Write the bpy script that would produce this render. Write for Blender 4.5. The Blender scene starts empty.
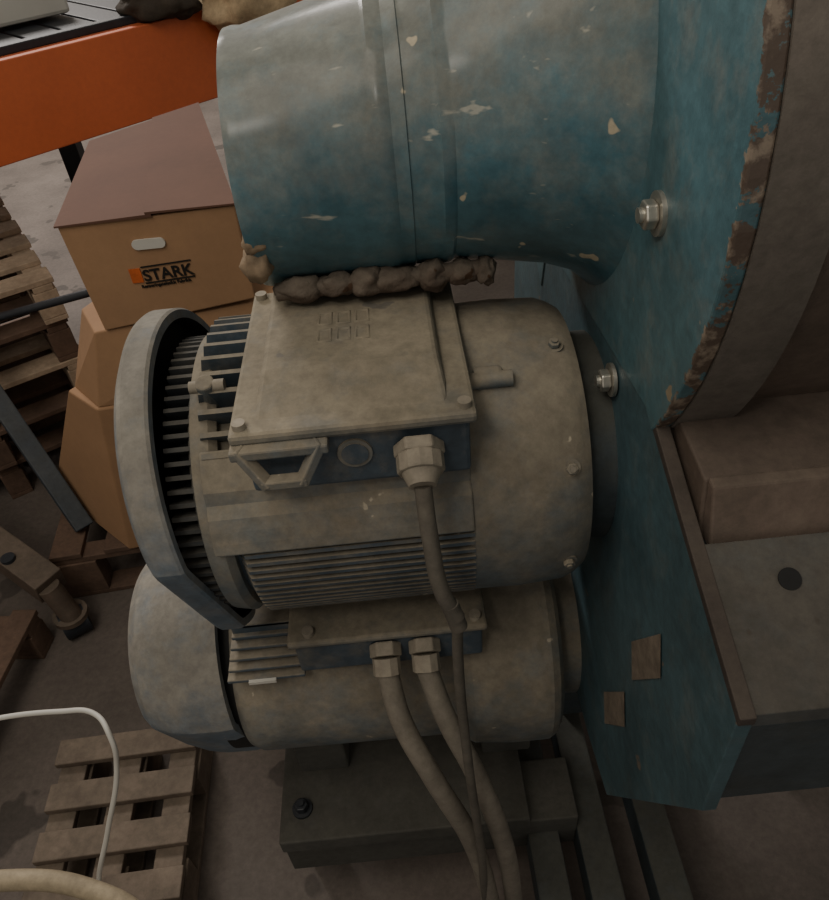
import bpy, math, random
from mathutils import Vector, Matrix
random.seed(4)
COL=bpy.context.collection
# ---------------------------------------------------------------- materials
def rgb(h):
    h=h.lstrip('#'); c=[int(h[i:i+2],16)/255 for i in (0,2,4)]
    return tuple(x/12.92 if x<=.04045 else ((x+.055)/1.055)**2.4 for x in c)+(1,)
def mat(name, base, dust=None, amt=.8, lo=-.1, hi=.8, rough=.55, metal=0, chip=None, chipt=.66, chips=16, var=.25, nscale=9, bump=.15, bscale=120, edge=None, coat=0, fine=.16, dn=.5, streak=0):
    m=bpy.data.materials.new(name); m.use_nodes=True; nt=m.node_tree; N=nt.nodes; L=nt.links
    b=N['Principled BSDF']; tc=N.new('ShaderNodeTexCoord')
    def noise(s,d=6,r=.6,vec=None):
        n=N.new('ShaderNodeTexNoise'); n.inputs['Scale'].default_value=s; n.inputs['Detail'].default_value=d; n.inputs['Roughness'].default_value=r
        L.new(vec or tc.outputs['Object'],n.inputs['Vector']); return n.outputs['Fac']
    def mr(v,a,c,d=0,e=1):
        n=N.new('ShaderNodeMapRange'); L.new(v,n.inputs[0]); n.inputs[1].default_value=a; n.inputs[2].default_value=c; n.inputs[3].default_value=d; n.inputs[4].default_value=e; return n.outputs[0]
    def math_(op,a,c):
        n=N.new('ShaderNodeMath'); n.operation=op; n.use_clamp=True
        for i,v in enumerate((a,c)):
            if isinstance(v,(int,float)): n.inputs[i].default_value=v
            else: L.new(v,n.inputs[i])
        return n.outputs[0]
    def mix(f,a,c):
        n=N.new('ShaderNodeMix'); n.data_type='RGBA'; L.new(f,n.inputs[0])
        for i,v in ((6,a),(7,c)):
            if isinstance(v,tuple): n.inputs[i].default_value=v
            else: L.new(v,n.inputs[i])
        return n.outputs[2]
    n1=noise(nscale)
    B=rgb(base); dark=tuple(x*(1-var) for x in B[:3])+(1,); lite=tuple(min(1,x*(1+var)) for x in B[:3])+(1,)
    col=mix(mr(n1,.3,.7),dark,lite); rr=rough
    r_out=None
    if dust:
        g=N.new('ShaderNodeNewGeometry'); s=N.new('ShaderNodeSeparateXYZ'); L.new(g.outputs['Normal'],s.inputs[0])
        f=mr(s.outputs['Z'],lo,hi,0,1)
        n2=noise(nscale*2.3,8,.7)
        nn=N.new('ShaderNodeMath'); nn.operation='ADD'; L.new(f,nn.inputs[0]); L.new(mr(n2,.3,.7,-dn,dn),nn.inputs[1]); nn.use_clamp=True
        f=math_('MULTIPLY',nn.outputs[0],amt)
        D=rgb(dust); D2=tuple(x*.7 for x in D[:3])+(1,)
        col=mix(f,col,mix(mr(n1,.35,.65),D2,D)); r_out=mr(f,0,1,rough,.92)
    if chip:
        n3=noise(chips,3,.5); f=mr(n3,chipt,chipt+.015)
        col=mix(f,col,rgb(chip))
    if streak:
        mp=N.new('ShaderNodeMapping'); mp.inputs['Scale'].default_value=(14,60,60); L.new(tc.outputs['Object'],mp.inputs[0])
        f=mr(noise(1,3,.6,mp.outputs[0]),.66,.71,0,streak); col=mix(f,col,rgb('#b9b5a6'))
    if fine:
        n4=noise(70,6,.75); v=mr(n4,.35,.65,1-fine,1+fine)
        vm=N.new('ShaderNodeVectorMath'); vm.operation='SCALE'; L.new(col,vm.inputs[0]); L.new(v,vm.inputs['Scale']); col=vm.outputs[0]
    if edge:
        s=N.new('ShaderNodeSeparateXYZ'); L.new(tc.outputs['Object'],s.inputs[0])
        cb=N.new('ShaderNodeCombineXYZ'); L.new(s.outputs['Y'],cb.inputs[1]); L.new(s.outputs['Z'],cb.inputs[2])
        v=N.new('ShaderNodeVectorMath'); v.operation='DISTANCE'; L.new(cb.outputs[0],v.inputs[0]); v.inputs[1].default_value=(0,edge[0],edge[1])
        n=N.new('ShaderNodeMath'); n.operation='ADD'; L.new(v.outputs['Value'],n.inputs[0]); L.new(mr(noise(38,5,.7),.35,.65,-.006,.006),n.inputs[1])
        f=mr(n.outputs[0],edge[2],edge[2]+.001)
        col=mix(f,col,mix(mr(noise(60),.48,.58),rgb(edge[3]),rgb('#84786a')))
    L.new(col,b.inputs['Base Color'])
    if r_out: L.new(r_out,b.inputs['Roughness'])
    else: b.inputs['Roughness'].default_value=rough
    b.inputs['Metallic'].default_value=metal; b.inputs['Coat Weight'].default_value=coat; b.inputs['Coat Roughness'].default_value=.2
    if bump:
        bn=N.new('ShaderNodeBump'); bn.inputs['Strength'].default_value=bump; bn.inputs['Distance'].default_value=.004
        L.new(noise(bscale,4,.6),bn.inputs['Height']); L.new(bn.outputs[0],b.inputs['Normal'])
    return m
DUST='#8c8372'
M_motor=mat('motor_paint','#45515b',DUST,.92,-.05,.95,chip='#a9a08e',chipt=.72,chips=30)
M_bell=mat('motor_bell','#5b6468',DUST,.94,-.6,.65,chip='#a39a88',chipt=.72,chips=35)
M_lid=mat('motor_lid','#666865','#918876',.98,-.5,.65,chip='#6b675f',chipt=.72,chips=20)
M_cowl=mat('cowl_paint','#5a6874','#8b867c',.93,-.4,.7,chip='#a9a296',chipt=.72,chips=18)
M_black=mat('void_shade','#141516',rough=.8,bump=0)  # black colour stands in for shade inside gaps, duct and hole
M_guard=mat('guard_dusty','#2d3236','#605c54',.75,-.3,1,rough=.7)
M_blue=mat('blue_duct_paint','#40646f','#7f817a',.93,-.35,.8,rough=.33,chip='#b5ab94',chipt=.70,chips=22,coat=.3,bump=.08,bscale=40,streak=.6)
M_disc=mat('blue_disc_paint','#45646c','#857d70',.7,.3,1,rough=.45,chip='#8a7d68',chipt=.71,chips=26,edge=(.765,1.25,.3630,'#54483f'),coat=.1)
M_frame=mat('blue_frame_paint','#41585f','#6d6a60',.6,.4,1,rough=.5,chip='#665f56',chipt=.72,chips=26)
M_framed=mat('shelf_dusty_steel','#474a4a','#55514a',.9,-.2,.8,rough=.7,chip='#423a33',chipt=.68,chips=12)
M_chan=mat('channel_blue_steel','#363f43','#4b4a42',.8,.2,.9,rough=.6)
M_rimb=mat('dusty_grey_metal','#625c55','#706961',.8,-.2,.8,rough=.7,chip='#544a41',chipt=.68)
M_foot=mat('foot_brown_metal','#5e5148','#675c52',.8,-.2,.8,rough=.8)
M_drum=mat('rusty_drum','#5b4f46','#61564d',.7,0,.9,rough=.65)
M_edge=mat('edge_dark_metal','#3a332f','#554d45',.7,.2,1,rough=.7)
M_rust=mat('rust_clamp','#57493f','#776d61',.9,-.8,.7,rough=.9,bump=1,bscale=60,chip='#4a3626',chipt=.64,chips=30)
M_bolt=mat('zinc_bolt','#b9b6ac',rough=.35,metal=.8,bump=0)
M_gland=mat('plastic_gland','#8e8779','#9a9080',.6,0,.8,rough=.6)
M_cable=mat('cable_dark','#524e47','#6a6459',.8,-.2,.8,rough=.7)
M_cable2=mat('cable_grey','#716b61','#80796c',.8,-.2,.8,rough=.7)
M_card=mat('cardboard','#9c7a5b',rough=.85,var=.1,nscale=5,bump=.05,fine=.04)
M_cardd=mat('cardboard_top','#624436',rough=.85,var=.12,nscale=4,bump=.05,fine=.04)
M_white=mat('white_plastic','#c4c2ba',rough=.5,bump=0,var=.05,fine=0)
M_ink=mat('black_ink','#15130f',rough=.6,bump=0)
M_oink=mat('orange_ink','#c8622c',rough=.6,bump=0)
M_orange=mat('orange_rack_paint','#c2633c',rough=.6,var=.12,nscale=3,bump=.03,fine=.05)
M_rblack=mat('rack_dark_steel','#22262c',rough=.5)
M_rblue=mat('rack_blue_steel','#343d46','#54544f',.5,0,1,rough=.5)
M_wood=mat('pallet_wood','#6a5d51','#766b5e',.6,.2,1,rough=.85,var=.3,nscale=14)
M_woodd=mat('pallet_wood_dark','#645043',rough=.85,var=.3,nscale=12)
M_woodl=mat('pallet_wood_pale','#a89580',rough=.85,var=.2,nscale=12)
M_floor=mat('concrete_floor','#625a54',rough=.8,var=.28,nscale=3,chip='#4b4540',chipt=.63,chips=5)
M_wall=mat('wall_paint','#b5aca0',rough=.9,var=.06)
M_foam=mat('beige_foam','#b39f80',rough=.95,bump=.6,bscale=50)
M_lump=mat('dark_bag','#3a332b',rough=.9,bump=.8,bscale=30)
M_hose=mat('beige_hose','#9c8f77',rough=.7)
M_brown=mat('brown_steel','#584b41','#6d6357',.6,0,1,rough=.6)
M_base=mat('steel_base','#454541','#504e47',.8,0,.9,rough=.7)
M_patch=mat('bare_patch','#6e6458',rough=.8,var=.3,nscale=40)
M_bare=mat('corroded_patch','#8a7862',rough=.8,var=.3,nscale=40)
# ---------------------------------------------------------------- helpers
def empty(name):
    e=bpy.data.objects.new(name,None); COL.objects.link(e); return e
def mesh(name,vs,fs,m,par=None,smooth=False,bevel=0,seg=2,angle=35):
    me=bpy.data.meshes.new(name); me.from_pydata([tuple(v) for v in vs],[],fs); me.validate()
    o=bpy.data.objects.new(name,me); COL.objects.link(o); me.materials.append(m)
    import bmesh
    bm=bmesh.new(); bm.from_mesh(me); bmesh.ops.recalc_face_normals(bm,faces=bm.faces); bm.to_mesh(me); bm.free()
    if par: o.parent=par
    if smooth:
        for p in me.polygons: p.use_smooth=True
        try:
            me.set_sharp_from_angle(angle=math.radians(angle))
        except Exception: pass
    if bevel:
        b=o.modifiers.new('b','BEVEL'); b.width=bevel; b.segments=seg; b.limit_method='ANGLE'; b.angle_limit=math.radians(40)
    return o
HF=[(0,1,2,3),(7,6,5,4),(0,4,5,1),(1,5,6,2),(2,6,7,3),(3,7,4,0)]
def hexa(name,b,t,m,par=None,bevel=0):
    return mesh(name,list(b)+list(t),HF,m,par,bevel=bevel)
def box(name,x0,x1,y0,y1,z0,z1,m,par=None,bevel=0,rot=None):
    c=Vector(((x0+x1)/2,(y0+y1)/2,(z0+z1)/2))
    vs=[Vector((x,y,z)) for z in (z0,z1) for x,y in ((x0,y0),(x1,y0),(x1,y1),(x0,y1))]
    if rot is not None: vs=[c+rot@(v-c) for v in vs]
    return mesh(name,vs,HF,m,par,bevel=bevel)
def loft(name,rings,m,par=None,seg=72,caps=(True,True),smooth=True,angle=30,shape=None,shear=0):
    vs=[];fs=[]
    for (x,cy,cz,r) in rings:
        for i in range(seg):
            a=2*math.pi*i/seg; k=r*(shape(a) if shape else 1)
            vs.append((x-shear*k*math.sin(a),cy+k*math.cos(a),cz+k*math.sin(a)))
    for k in range(len(rings)-1):
        for i in range(seg):
            j=(i+1)%seg; fs.append((k*seg+i,k*seg+j,(k+1)*seg+j,(k+1)*seg+i))
    if caps[0]: fs.append(tuple(range(seg))[::-1])
    if caps[1]: fs.append(tuple((len(rings)-1)*seg+i for i in range(seg)))
    return mesh(name,vs,fs,m,par,smooth=smooth,angle=angle)
def lathe(name,prof,c,m,par=None,**k):
    return loft(name,[(x,c[0],c[1],r) for x,r in prof],m,par,**k)
def cyl(name,p0,p1,r,m,par=None,seg=24,r2=None,bevel=0,smooth=True):
    p0=Vector(p0);p1=Vector(p1);d=(p1-p0).normalized(); q=d.to_track_quat('Z','Y'); r2=r if r2 is None else r2
    vs=[]
    for p,rr in ((p0,r),(p1,r2)):
        for i in range(seg):
            a=2*math.pi*i/seg; vs.append(p+q@Vector((rr*math.cos(a),rr*math.sin(a),0)))
    fs=[(i,(i+1)%seg,seg+(i+1)%seg,seg+i) for i in range(seg)]+[tuple(range(seg))[::-1],tuple(range(seg,2*seg))]
    return mesh(name,vs,fs,m,par,smooth=smooth and seg>8,bevel=bevel)
def tube(name,pts,r,m,par=None,radii=None,cyclic=False):
    c=bpy.data.curves.new(name,'CURVE'); c.dimensions='3D'; c.bevel_depth=r; c.bevel_resolution=6; c.resolution_u=14; c.use_fill_caps=True
    s=c.splines.new('BEZIER'); s.bezier_points.add(len(pts)-1); s.use_cyclic_u=cyclic
    for i,(b,p) in enumerate(zip(s.bezier_points,pts)):
        b.co=p; b.handle_left_type=b.handle_right_type='AUTO'
        if radii: b.radius=radii[i]
    c.materials.append(m); o=bpy.data.objects.new(name,c); COL.objects.link(o)
    if par: o.parent=par
    return o
def lumpmesh(name,c,s,m,seed,par=None,sub=4):
    import bmesh
    from mathutils import noise
    bm=bmesh.new(); bmesh.ops.create_icosphere(bm,subdivisions=sub,radius=1)
    for v in bm.verts:
        k=1+.35*noise.noise(v.co*1.6+Vector((seed,0,0)))+.14*noise.noise(v.co*5+Vector((seed,3,0)))
        v.co=Vector((v.co.x*s[0]*k,v.co.y*s[1]*k,v.co.z*s[2]*k))+Vector(c)
    me=bpy.data.meshes.new(name); bm.to_mesh(me); bm.free(); me.materials.append(m)
    for p in me.polygons:p.use_smooth=True
    o=bpy.data.objects.new(name,me); COL.objects.link(o)
    if par: o.parent=par
    return o
def fin(x0,x1,c,th,r0,r1,t,taper=0):
    d=Vector((0,-math.cos(th),math.sin(th))); n=Vector((0,math.sin(th),math.cos(th)))*t/2; C=Vector((0,c[0],c[1]))
    q=[(x0,r0),(x1,r0),(x1,r1),(x0+taper,r1)]
    return [C+Vector((x,0,0))+d*r+n for x,r in q]+[C+Vector((x,0,0))+d*r-n for x,r in q]
def fins(name,lst,m,par):
    vs=[];fs=[]
    for f in lst:
        o=len(vs); vs+=f; fs+=[tuple(o+i for i in q) for q in HF]
    return mesh(name,vs,fs,m,par)
def hexbolt(name,p,d,r,h,m,par):
    p=Vector(p); d=Vector(d).normalized()
    cyl(name+'_washer',p,p+d*h*.25,r*1.45,m,par)
    cyl(name,p+d*h*.25,p+d*h*.95,r,m,par,seg=6,bevel=r*.15)
    cyl(name+'_stud',p+d*h*.8,p+d*h*1.2,r*.5,m,par,seg=16)
rad=math.radians
def cowl_shape(a):
    c,s=math.cos(a),math.sin(a)
    if s>.14: return 1.0
    best=1.0
    P=[(-.990,.14),(-.66,-.86),(.66,-.86),(.990,.14)]
    for (x1,y1),(x2,y2) in zip(P,P[1:]):
        den=c*(y2-y1)-s*(x2-x1)
        if abs(den)<1e-9: continue
        t=(x1*(y2-y1)-y1*(x2-x1))/den
        if t>0: best=min(best,t)
    return best
# ---------------------------------------------------------------- electric motor 1
C1=(.648,.885)
CC=(.650,.888)
mo=empty('electric_motor')
lathe('fan_cowl',[(-.224,.172),(-.224,.181),(-.227,.183),(-.249,.183),(-.254,.180),(-.264,.164),(-.272,.146),(-.276,.12),(-.278,.08),(-.279,.03),(-.279,.001)],CC,M_cowl,mo,caps=(False,True),angle=16,shape=cowl_shape,shear=.10,seg=120)
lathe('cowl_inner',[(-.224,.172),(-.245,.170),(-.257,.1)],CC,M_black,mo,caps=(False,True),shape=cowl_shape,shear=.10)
lathe('gap_shade_core',[(-.245,.12),(-.205,.145)],C1,M_black,mo)  # black filler cylinder, paints the gap between cowl and body as shade
fins('fan_guard_ribs',[fin(-.236,-.205,C1,rad(a),.12,.154,.0045) for a in range(0,360,5)],M_guard,mo)
lathe('end_shield',[(-.216,.10),(-.216,.142),(-.210,.156),(-.192,.159),(-.185,.153),(-.185,.1)],C1,M_bell,mo)
lathe('stator_body',[(-.20,.1),(-.20,.145),(.06,.145),(.06,.1)],C1,M_motor,mo)
fl=[]
for a in list(range(46,60,7)): fl.append(fin(-.205,.05,C1,rad(a),.14,.166,.005,.008))
for a in list(range(60,126,7)): fl.append(fin(-.205,-.12,C1,rad(a),.14,.172,.005,.008))
for a in list(range(126,184,7)): fl.append(fin(-.205,.05,C1,rad(a),.14,.166,.005,.008))
for a in [9-3.7*k for k in range(16)]: fl.append(fin(-.185,.05,C1,rad(a),.14,.162,.0042,.012))
for a in range(-56,-180,-8): fl.append(fin(-.20,.05,C1,rad(a),.14,.164,.005,.01))
fins('cooling_fins',fl,M_motor,mo)
vs=[];fs=[]
na=9
for i in range(na):
    a=rad(11+i*4.6)
    for r in (.14,.165-(.004 if i in(4,) else 0)):
        for x in (-.20,.05):
            vs.append((x,C1[0]-r*math.cos(a),C1[1]+r*math.sin(a)))
for i in range(na-1):
    o=i*4; fs+=[(o+2,o+3,o+7,o+6),(o,o+2,o+6,o+4),(o+1,o+5,o+7,o+3),(o,o+4,o+5,o+1)]
fs+=[(0,1,3,2),(na*4-4,na*4-2,na*4-1,na*4-3)]
mesh('shoulder_panel',vs,fs,M_bell,mo,bevel=.002)
lathe('end_bell',[(.040,.1),(.040,.150),(.050,.161),(.10,.162),(.146,.159),(.158,.154),(.167,.148),(.170,.1)],C1,M_bell,mo,angle=20)
lathe('mounting_spigot',[(.16,.118),(.20,.118)],C1,M_chan,mo)
for a in (30,75,-12):
    t=rad(a); hexbolt('bell_bolt',(.145,C1[0]-.157*math.cos(t),C1[1]+.157*math.sin(t)),(0,-math.cos(t),math.sin(t)),.006,.008,M_bell,mo)
box('lifting_lug',.062,.090,.566,.584,1.01,1.040,M_bell,mo,bevel=.004)
cyl('lug_pin',(.050,.57,1.032),(.098,.57,1.032),.008,M_bell,mo)
cyl('eye_bolt',(-.190,.595,1.020),(-.190,.585,1.052),.010,M_bell,mo,seg=8,bevel=.002); cyl('eye_bolt_cap',(-.205,.586,1.046),(-.172,.586,1.046),.006,M_gland,mo)
Z=.010
box('terminal_box_body',-.148,.050,.498,.73,.985,1.040+Z,M_motor,mo,bevel=.004)
box('terminal_box_lid',-.156,.056,.490,.735,1.036+Z,1.048+Z,M_lid,mo,bevel=.004)
hexa('lid_raised_panel',[(-.135,.507,1.047+Z),(.034,.507,1.047+Z),(.034,.733,1.047+Z),(-.135,.733,1.047+Z)],[(-.13,.565,1.062+Z),(.029,.565,1.062+Z),(.029,.731,1.062+Z),(-.13,.731,1.062+Z)],M_lid,mo,bevel=.004)
for i,x in enumerate((-.074,-.056,-.038)):
    for j,y in enumerate((.612,.642)):
        b=tube('embossed_mark',[(x-.006,y-.010,1.0612+Z),(x+.006,y-.010,1.0612+Z),(x+.006,y+.010,1.0612+Z),(x-.006,y+.010,1.0612+Z)],.0021,M_lid,mo,cyclic=True)
        for p in b.data.splines[0].bezier_points: p.handle_left_type=p.handle_right_type='VECTOR'
for x in (-.146,.046):
    for y in (.502,.722):
        cyl('lid_screw',(x,y,1.048+Z),(x,y,1.054+Z),.006,M_gland,mo)
cyl('knockout_ring',(-.052,.4985,1.012+Z),(-.052,.4955,1.012+Z),.0155,M_bell,mo); cyl('knockout_plug',(-.052,.4985,1.012+Z),(-.052,.4945,1.012+Z),.012,M_motor,mo)
h=[(-.148,.486,1.034+Z),(-.130,.478,1.004+Z),(-.098,.478,1.004+Z),(-.080,.486,1.034+Z)]
for i in range(3):
    a,b=Vector(h[i]),Vector(h[i+1]); d=(b-a); mid=(a+b)/2; q=d.to_track_quat('X','Z').to_matrix(); l=d.length/2+.004
    vs=[mid+q@Vector((sx*l,sy*.006,sz*.0045)) for sz in(-1,1) for sx,sy in((-1,-1),(1,-1),(1,1),(-1,1))]
    mesh('cast_handle_bar_%d'%i,vs,HF,M_bell,mo,bevel=.0015)
box('handle_root',-.156,-.072,.480,.499,1.028+Z,1.038+Z,M_bell,mo,bevel=.002)
g0=Vector((.004,.499,1.024)); gd=Vector((0,-.88,-.47)).normalized()
cyl('gland_base',g0,g0+gd*.012,.023,M_gland,mo,seg=6,bevel=.002)
cyl('gland_nut',g0+gd*.011,g0+gd*.028,.021,M_gland,mo,seg=12,bevel=.002,smooth=False)
cyl('gland_tip',g0+gd*.027,g0+gd*.040,.018,M_gland,mo,r2=.012)
# ---------------------------------------------------------------- electric motor 2
C2=(.69,.498)
m2=empty('electric_motor.001')
lathe('fan_cowl',[(-.275,.154),(-.275,.166),(-.29,.168),(-.333,.167),(-.358,.162),(-.388,.150),(-.404,.132),(-.412,.10),(-.416,.04),(-.416,.001)],(.69,.510),M_cowl,m2,caps=(False,True),shape=cowl_shape,shear=.06,seg=120,angle=20)
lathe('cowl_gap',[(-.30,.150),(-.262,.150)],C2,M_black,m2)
lathe('stator_body',[(-.272,.1),(-.272,.150),(-.258,.157),(.03,.160),(.03,.1)],C2,M_bell,m2)
lathe('end_bell',[(.028,.1),(.028,.166),(.045,.175),(.10,.180),(.150,.180),(.160,.174),(.166,.165),(.166,.12),(.20,.12)],C2,M_bell,m2,angle=20)
for k in range(6):
    box('cooling_fin',-.268+.004*k,-.168,.545+.006*k,.70,.612+.0145*k,.618+.0145*k,M_motor,m2,bevel=.0015)
box('fin_block',-.25,-.168,.575,.70,.60,.69,M_motor,m2)
box('terminal_box_body',-.17,.06,.540,.74,.63,.690,M_motor,m2,bevel=.004)
box('terminal_box_lid',-.176,.066,.533,.75,.688,.699,M_lid,m2,bevel=.004)
for x in (-.15,.052): cyl('lid_screw',(x,.547,.699),(x,.547,.706),.007,M_gland,m2)
box('rating_plate',-.240,-.205,.5405,.545,.6125,.6175,M_white,m2)
for x in (-.06,-.012):
    cyl('gland_base',(x,.542,.672),(x,.527,.664),.020,M_gland,m2,seg=6,bevel=.002); cyl('gland_nut',(x,.527,.664),(x,.512,.650),.017,M_gland,m2,seg=10,smooth=False)
for x in (-.2,.1):
    box('mounting_foot',x-.04,x+.04,.60,.78,.25,.38,M_base,m2,bevel=.004)
# ---------------------------------------------------------------- cables
pc=empty('power_cable')
tube('cable_sheath',[(.004,.465,1.004),(.006,.446,.955),(.012,.432,.90),(.024,.425,.868)],.0078,M_cable,pc)
tube('cable_tail',[(.024,.425,.87),(.022,.423,.80),(.024,.415,.65),(.034,.40,.40),(.045,.395,.15),(.08,.40,.012)],.0055,M_cable,pc)
cyl('cable_joint',(.018,.429,.885),(.025,.424,.855),.0085,M_cable,pc)
pc2=empty('power_cable.001')
tube('cable_sheath',[(-.060,.514,.652),(-.050,.480,.60),(-.02,.445,.52),(.022,.42,.38),(.045,.40,.2),(.055,.40,.02)],.0135,M_cable2,pc2)
pc3=empty('power_cable.002')
tube('cable_sheath',[(-.012,.514,.652),(.004,.480,.60),(.034,.445,.52),(.064,.42,.38),(.080,.41,.2),(.085,.42,.02)],.0135,M_cable2,pc3)
# ---------------------------------------------------------------- blower fan housing
bl=empty('blower_fan_housing')
Yc=.765
rings=[(-.135,1.185,.1195),(-.128,1.185,.121),(-.120,1.186,.1195),(-.010,1.200,.131),(-.006,1.201,.1330),(.004,1.202,.1330),(.008,1.203,.1315),(.020,1.207,.134),(.021,1.207,.1325),(.045,1.213,.139),(.048,1.214,.1410),(.056,1.215,.1410),(.059,1.217,.140),(.10,1.226,.153),(.15,1.237,.171),(.180,1.243,.187),(.20,1.245,.207)]
loft('inlet_duct',[(x,Yc,z,r) for x,z,r in rings],M_blue,bl,caps=(False,False),seg=96)
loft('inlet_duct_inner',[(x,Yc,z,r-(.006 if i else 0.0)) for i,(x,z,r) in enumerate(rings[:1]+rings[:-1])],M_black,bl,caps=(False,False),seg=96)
def prism_x(name,poly,x0,x1,m,par,bevel=0):
    n=len(poly); vs=[(x0,y,z) for y,z in poly]+[(x1,y,z) for y,z in poly]
    fs=[tuple(range(n)),tuple(range(n,2*n))[::-1]]+[(i,i+n,(i+1)%n+n,(i+1)%n) for i in range(n)]
    return mesh(name,vs,fs,m,par,bevel=bevel)
arc=[]
for i in range(0,57):
    a=rad(216-i*5)
    arc.append((Yc+.365*math.cos(a),1.25+.365*math.sin(a)))
poly=[(.49,1.045)]+arc+[(.9,1.0)]
prism_x('volute_side_plate',poly,.198,.212,M_disc,bl,bevel=.002)
lathe('volute_rim',[(.212,.30),(.212,.366),(.258,.366),(.258,.30)],(Yc,1.25),M_rimb,bl,seg=96)
lathe('volute_wrap',[(.256,.35),(.66,.35)],(Yc,1.25),M_drum,bl,seg=96)
for y,z in ((.52,1.204),(.58,1.01),(.60,1.49),(.93,1.49)):
    hexbolt('flange_bolt',(.198,y,z),(-1,0,0),.0115,.014,M_bolt,bl)
cyl('clamp_rod',(-.12,.672,1.090),(.095,.672,1.094),.009,M_rust,bl)
for i,(x,l,r) in enumerate(((-.095,.026,.011),(-.06,.02,.010),(-.030,.018,.0135),(.0,.026,.012),(.035,.018,.0135),(.065,.016,.0115),(.088,.010,.0125))):
    lumpmesh('clamp_lug',(x,.672,1.092),(l,r*1.15,r*1.15),M_rust,i*3.1,bl,3)
lumpmesh('rim_bracket',(-.130,.664,1.128),(.014,.015,.020),M_bare,5,bl,3)
lumpmesh('rim_bracket_tab',(-.127,.655,1.152),(.012,.006,.012),M_bare,9,bl,3)
# ---------------------------------------------------------------- machine base frame
fr=empty('machine_base_frame')
poly=[(.50,1.05),(.484,1.047),(.367,1.004),(.25,.964),(.25,.82),(.42,.47),(.52,.45),(1.15,.45),(1.15,1.05),(.9,1.06)]
prism_x('side_plate',poly,.20,.212,M_frame,fr,bevel=.001)
prism_x('edge_strip',[(.50,1.062),(.484,1.052),(.367,1.009),(.247,.967),(.247,.958),(.484,1.042)],.199,.211,M_edge,fr,bevel=.001)
hexa('foot_shelf',[(.21,.25,.950),(.66,.25,.950),(.66,.367,.992),(.21,.367,.992)],[(.21,.25,.966),(.66,.25,.966),(.66,.367,1.008),(.21,.367,1.008)],M_framed,fr,bevel=.001)
hexa('foot_angle',[(.215,.385,.99),(.66,.385,.99),(.66,.50,1.03),(.215,.50,1.03)],[(.215,.397,1.046),(.66,.397,1.046),(.66,.50,1.060),(.215,.50,1.060)],M_drum,fr,bevel=.002)
hexa('foot_face',[(.218,.367,.99),(.66,.367,.99),(.66,.39,1.0),(.218,.39,1.0)],[(.218,.388,1.046),(.66,.388,1.046),(.66,.398,1.048),(.218,.398,1.048)],M_foot,fr,bevel=.002)
cyl('mounting_hole',(.264,.335,.9973),(.264,.3345,.9982),.0085,M_black,fr)
hexa('front_channel',[(.21,.262,.81),(.66,.262,.81),(.66,.30,.81),(.21,.30,.81)],[(.21,.25,.952),(.66,.25,.952),(.66,.30,.96),(.21,.30,.96)],M_chan,fr,bevel=.002)
box('rear_body',.212,.66,.55,1.1,.46,.9,M_chan,fr)
for n,(y,z) in (('bare_patch_a',(.443,.641)),('bare_patch_b',(.395,.815))):
    a=Vector((0,-.027,.045)); b=Vector((0,.009,.021)); c=Vector((.1985,y,z))
    mesh(n,[c-a-b,c+a-b,c+a+b,c-a+b],[(0,1,2,3)],M_patch,fr)
box('skid_plate',-.27,.12,.49,.80,.215,.25,M_base,fr,bevel=.003)
box('skid_channel',-.27,.20,.50,.60,.12,.215,M_base,fr,bevel=.003)
hexbolt('skid_bolt',(-.235,.54,.25),(0,0,1),.011,.02,M_rblack,fr)
for x in (.12,.20,.30): box('skid_rail',x,x+.05,.2,1.1,.10,.17,M_chan,fr,bevel=.003)
box('frame_column',.22,.30,.7,.78,.17,.46,M_chan,fr); box('frame_column',.56,.64,.7,.78,0,.46,M_chan,fr)
box('cross_rail',-.05,.66,.28,.34,.04,.10,M_rblue,fr)
for x,y in ((.13,.30),(.33,.30),(.13,1.05),(.33,1.05),(-.24,.57),(-.24,.75)): box('skid_leg',x-.02,x+.02,y-.02,y+.02,0,.12,M_rblue,fr)
# ---------------------------------------------------------------- cardboard boxes
cb=empty('cardboard_box')
hexa('carton',[(-.552,1.24,.742),(-.262,1.24,.778),(-.40,1.84,.79),(-.60,1.66,.76)],[(-.562,1.24,.947),(-.259,1.24,.955),(-.415,1.84,.955),(-.613,1.66,.95)],M_card,cb,bevel=.003)
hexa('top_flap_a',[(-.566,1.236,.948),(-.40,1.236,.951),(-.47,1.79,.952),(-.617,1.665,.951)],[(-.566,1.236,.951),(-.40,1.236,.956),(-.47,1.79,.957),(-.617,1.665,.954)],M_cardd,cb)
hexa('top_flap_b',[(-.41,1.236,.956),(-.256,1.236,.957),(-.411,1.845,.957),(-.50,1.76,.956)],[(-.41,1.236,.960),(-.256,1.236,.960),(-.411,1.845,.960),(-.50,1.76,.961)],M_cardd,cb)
vs=[]
for y in (1.236,1.2395):
    for sx in (1,-1):
        for i in range(9):
            a=rad(-90+i*22.5)*1; vs.append((-.420+sx*(.020+.009*math.cos(a)),y,.904+sx*.009*math.sin(a)))
n=18
mesh('handle_hole',vs,[tuple(range(n)),tuple(range(n,2*n))[::-1]]+[(i,(i+1)%n,(i+1)%n+n,i+n) for i in range(n)],M_white,cb)
def text(s,loc,size,m,par,name,off=.0012):
    c=bpy.data.curves.new(name,'FONT'); c.body=s; c.size=size; c.extrude=.0005; c.offset=off; c.align_x='CENTER'; c.materials.append(m)
    o=bpy.data.objects.new(name,c); COL.objects.link(o); o.location=loc; o.rotation_euler=(math.pi/2,rad(-3),0); o.parent=par; return o
text('STARK',(-.403,1.2385,.837),.030,M_ink,cb,'printed_lettering',.0006)
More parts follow.
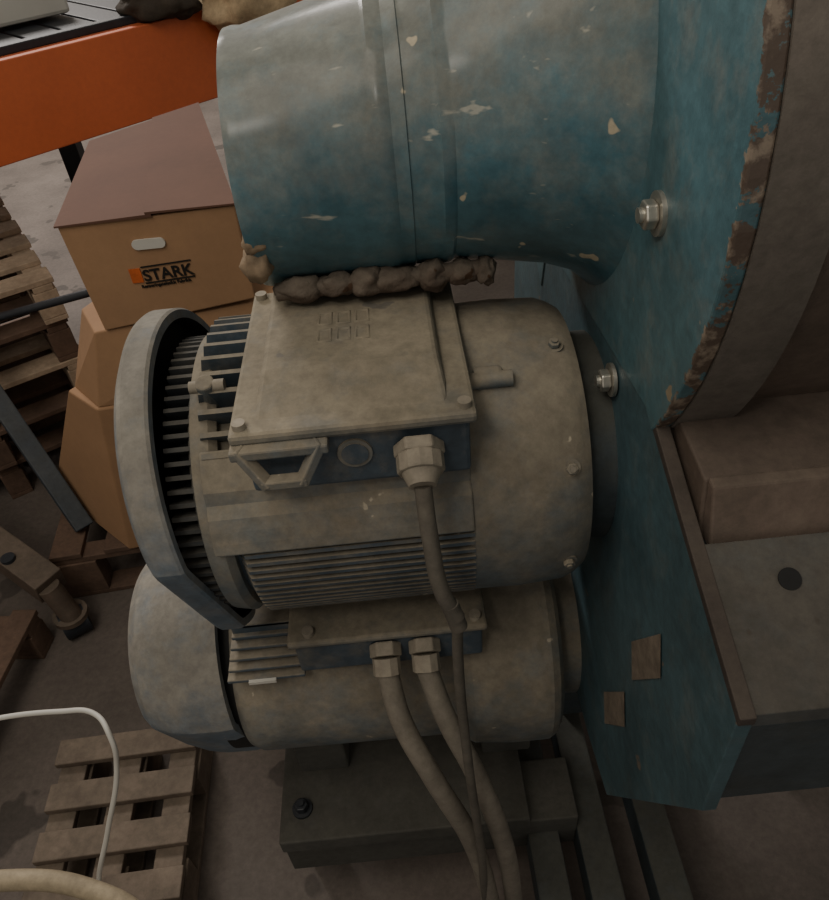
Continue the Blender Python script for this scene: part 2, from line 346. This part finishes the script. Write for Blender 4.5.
text('Renseringsteknikk Fabrikk',(-.412,1.2385,.824),.0085,M_ink,cb,'printed_small_lettering',.0002)
box('printed_square',-.470,-.450,1.238,1.2395,.833,.860,M_oink,cb)
rr=Matrix.Rotation(rad(-3),3,'Y')
box('printed_bar_top',-.448,-.358,1.2382,1.2395,.8625,.865,M_ink,cb,rot=rr); box('printed_bar_bottom',-.448,-.358,1.2382,1.2395,.8315,.834,M_ink,cb,rot=rr)
cb2=empty('cardboard_box.001')
hexa('carton',[(-.70,1.24,.15),(-.12,1.30,.15),(-.3,1.9,.15),(-.951,1.48,.15)],[(-.62,1.22,.58),(-.2,1.26,.58),(-.25,1.85,.58),(-.70,1.297,.58)],M_card,cb2,bevel=.004)
hexa('carton_upper',[(-.618,1.225,.58),(-.2,1.262,.58),(-.27,1.82,.58),(-.69,1.31,.58)],[(-.575,1.245,.738),(-.22,1.25,.770),(-.3,1.82,.778),(-.62,1.33,.745)],M_card,cb2,bevel=.003)
# ---------------------------------------------------------------- wooden pallets
def pallet(name,cx,cy,z,rot,L=.9,W=.6,nb=7,m=M_wood,h=.12):
    e=empty(name); R=Matrix.Rotation(rot,3,'Z')
    def bb(n,x0,x1,y0,y1,z0,z1):
        vs=[Vector((cx,cy,z))+R@Vector((x,y,zz)) for zz in (z0,z1) for x,y in ((x0,y0),(x1,y0),(x1,y1),(x0,y1))]
        mesh(n,vs,HF,m,e,bevel=.002)
    bw=L/nb*.62
    for i in range(nb):
        x=-L/2+bw/2+i*(L-bw)/(nb-1); j=random.uniform(-.004,.004)
        bb('deck_board_%d'%i,x-bw/2,x+bw/2,-W/2+j,W/2+j,h-.015,h)
    for k,y in enumerate((-W/2+.03,0,W/2-.03)):
        bb('stringer_%d'%k,-L/2,L/2,y-.025,y+.025,h-.032,h-.015)
        for q,x in enumerate((-L/2+.05,0,L/2-.05)): bb('block_%d_%d'%(k,q),x-.05,x+.05,y-.03,y+.03,.014,h-.032)
        bb('bottom_board_%d'%k,-L/2,L/2,y-.03,y+.03,0,.014)
    return e
pallet('wooden_pallet',-.60,.50,0,rad(92),L=.58,W=.27,nb=7,h=.11)
pallet('wooden_pallet.001',-.50,1.60,0,rad(5),L=.85,W=.66,h=.149,m=M_woodd)
for i in range(5):
    pallet('wooden_pallet.%03d'%(i+2),-1.36+random.uniform(-.01,.01),2.0+random.uniform(-.01,.01),i*.121,rad(120+random.uniform(-1,1)),L=.85,W=.62,m=(M_woodd,M_woodd,M_woodl,M_woodd,M_woodl)[i],h=.12)
pallet('wooden_pallet.007',-1.21,.82,0,rad(-6),L=.55,W=.66,m=M_woodd,nb=6,h=.11)
# ---------------------------------------------------------------- pallet rack
rk=empty('pallet_rack')
A=Vector((-1.40,1.505,0)); Bp=Vector((.25,2.91,0)); d=(Bp-A).normalized(); n=Vector((-d.y,d.x,0))
def bar(name,p,q,w,h,m,par,bevel=.003):
    p=Vector(p);q=Vector(q);dd=(q-p).normalized(); side=dd.cross(Vector((0,0,1))); 
    if side.length<.01: side=Vector((1,0,0))
    side.normalize(); up=side.cross(dd)
    vs=[c+side*sx*w/2+up*sy*h/2 for c in (p,q) for sx,sy in ((-1,-1),(1,-1),(1,1),(-1,1))]
    return mesh(name,vs,HF,m,par,bevel=bevel)
zc=Vector((0,0,.958))
bar('front_beam',A+zc,Bp+zc,.05,.215,M_orange,rk)
bar('rear_beam',A+zc+n*.8,Bp+zc+n*.8,.05,.215,M_orange,rk)
bar('front_beam_ledge',A+n*.03+Vector((0,0,1.075)),Bp+n*.03+Vector((0,0,1.075)),.03,.02,M_rblack,rk)
for t in [i/22 for i in range(23)]:
    p=A.lerp(Bp,t)+Vector((0,0,1.055)); bar('deck_slat',p,p+n*.8,.088,.012,M_rblack,rk)
for p in (A-d*.03,Bp+d*.03,A-d*.03+n*.8,Bp+d*.03+n*.8):
    bar('upright',p,p+Vector((0,0,2.4)),.07,.07,M_rblue,rk)
bar('brace',A-d*.03+Vector((0,0,.2)),A-d*.03+n*.8+Vector((0,0,1.0)),.03,.03,M_rblue,rk)
bar('mid_post',(-1.03,2.6,0),(-1.03,2.6,.86),.06,.06,M_rblack,rk)
lumpmesh('dark_sack',(-.55,2.28,1.11),(.11,.10,.06),M_lump,3)
lumpmesh('foam_block',(-.33,2.32,1.08),(.12,.10,.09),M_foam,8)
box('white_carton',-1.25,-.85,2.25,2.5,1.072,1.16,M_white,None,bevel=.01,rot=Matrix.Rotation(.7,3,'Z'))
# ---------------------------------------------------------------- left-hand bits
ro=empty('steel_rod'); cyl('rod_shaft',(-1.20,1.5,.60),(-.62,1.50,.70),.009,M_rblack,ro)
lb=empty('steel_channel'); bar('channel_web',(-.825,1.32,.16),(-1.10,1.64,.64),.045,.03,M_rblue,lb)
tj=empty('trolley_caster_leg')
bar('tube_arm',(-1.20,1.40,.23),(-.86,1.15,.15),.07,.06,M_brown,tj); cyl('arm_pivot',(-.955,1.20,.19),(-.955,1.20,.207),.016,M_rblack,tj)
cyl('caster_stem',(-.86,1.14,.16),(-.84,1.13,.06),.025,M_brown,tj); cyl('caster_wheel',(-.87,1.12,.035),(-.82,1.15,.035),.035,M_rblack,tj)
cyl('caster_plate',(-.845,1.135,.055),(-.845,1.135,.068),.04,M_brown,tj)
tf=empty('tubular_metal_frame')
tube('bent_tube',[(-1.0,.60,.37),(-.76,.655,.40),(-.60,.665,.40),(-.545,.655,.40),(-.515,.62,.39),(-.52,.60,.33),(-.56,.55,.22),(-.60,.51,.12),(-.62,.48,.0)],.0042,M_white,tf)
tube('rear_leg',[(-.96,.61,.37),(-.95,.62,.2),(-.95,.62,0)],.0042,M_white,tf)
hz=empty('flexible_hose'); tube('hose_body',[(-1.1,.385,.225),(-.80,.460,.265),(-.66,.467,.275),(-.55,.450,.255),(-.47,.41,.225),(-.42,.33,.17),(-.40,.2,.06),(-.38,0,.03)],.015,M_hose,hz)
# ---------------------------------------------------------------- room shell
box('floor',-5,4,-2,7,-.1,0,M_floor); box('wall_back',-5,4,7,7.1,0,4,M_wall); box('wall_left',-5.1,-5,-2,7,0,4,M_wall)
# ---------------------------------------------------------------- lights
def area(name,loc,target,size,power,col):
    l=bpy.data.lights.new(name,'AREA'); l.size=size; l.energy=power; l.color=col
    o=bpy.data.objects.new(name,l); COL.objects.link(o); o.location=loc
    o.rotation_euler=(Vector(target)-Vector(loc)).to_track_quat('-Z','Y').to_euler(); return o
area('ceiling_lamp',(-.9,.1,3.0),(0,.7,.8),1.2,17,(1,.90,.76))
area('ceiling_lamp.001',(-2.2,4.6,3.6),(-1.4,4.0,0),1.3,190,(1,.93,.87))
area('ceiling_lamp.002',(-.75,-.95,3.1),(0,.7,1.1),.35,7,(1,.93,.82))
w=bpy.data.worlds.new('World'); bpy.context.scene.world=w; w.use_nodes=True
w.node_tree.nodes['Background'].inputs[0].default_value=(1,.92,.82,1); w.node_tree.nodes['Background'].inputs[1].default_value=.30
# ---------------------------------------------------------------- camera
p=rad(41); r=rad(5.8)
F=Vector((0,math.cos(p),-math.sin(p))); R0=Vector((1,0,0)); U0=Vector((0,math.sin(p),math.cos(p)))
R=math.cos(r)*R0-math.sin(r)*U0; U=math.sin(r)*R0+math.cos(r)*U0
cam=bpy.data.cameras.new('camera'); cam.sensor_fit='HORIZONTAL'; cam.sensor_width=36; cam.lens=750*36/829; cam.clip_start=.01
co=bpy.data.objects.new('camera',cam); COL.objects.link(co)
M=Matrix((( R.x,U.x,-F.x,0),(R.y,U.y,-F.y,0),(R.z,U.z,-F.z,1.45),(0,0,0,1))); co.matrix_world=M
bpy.context.scene.camera=co
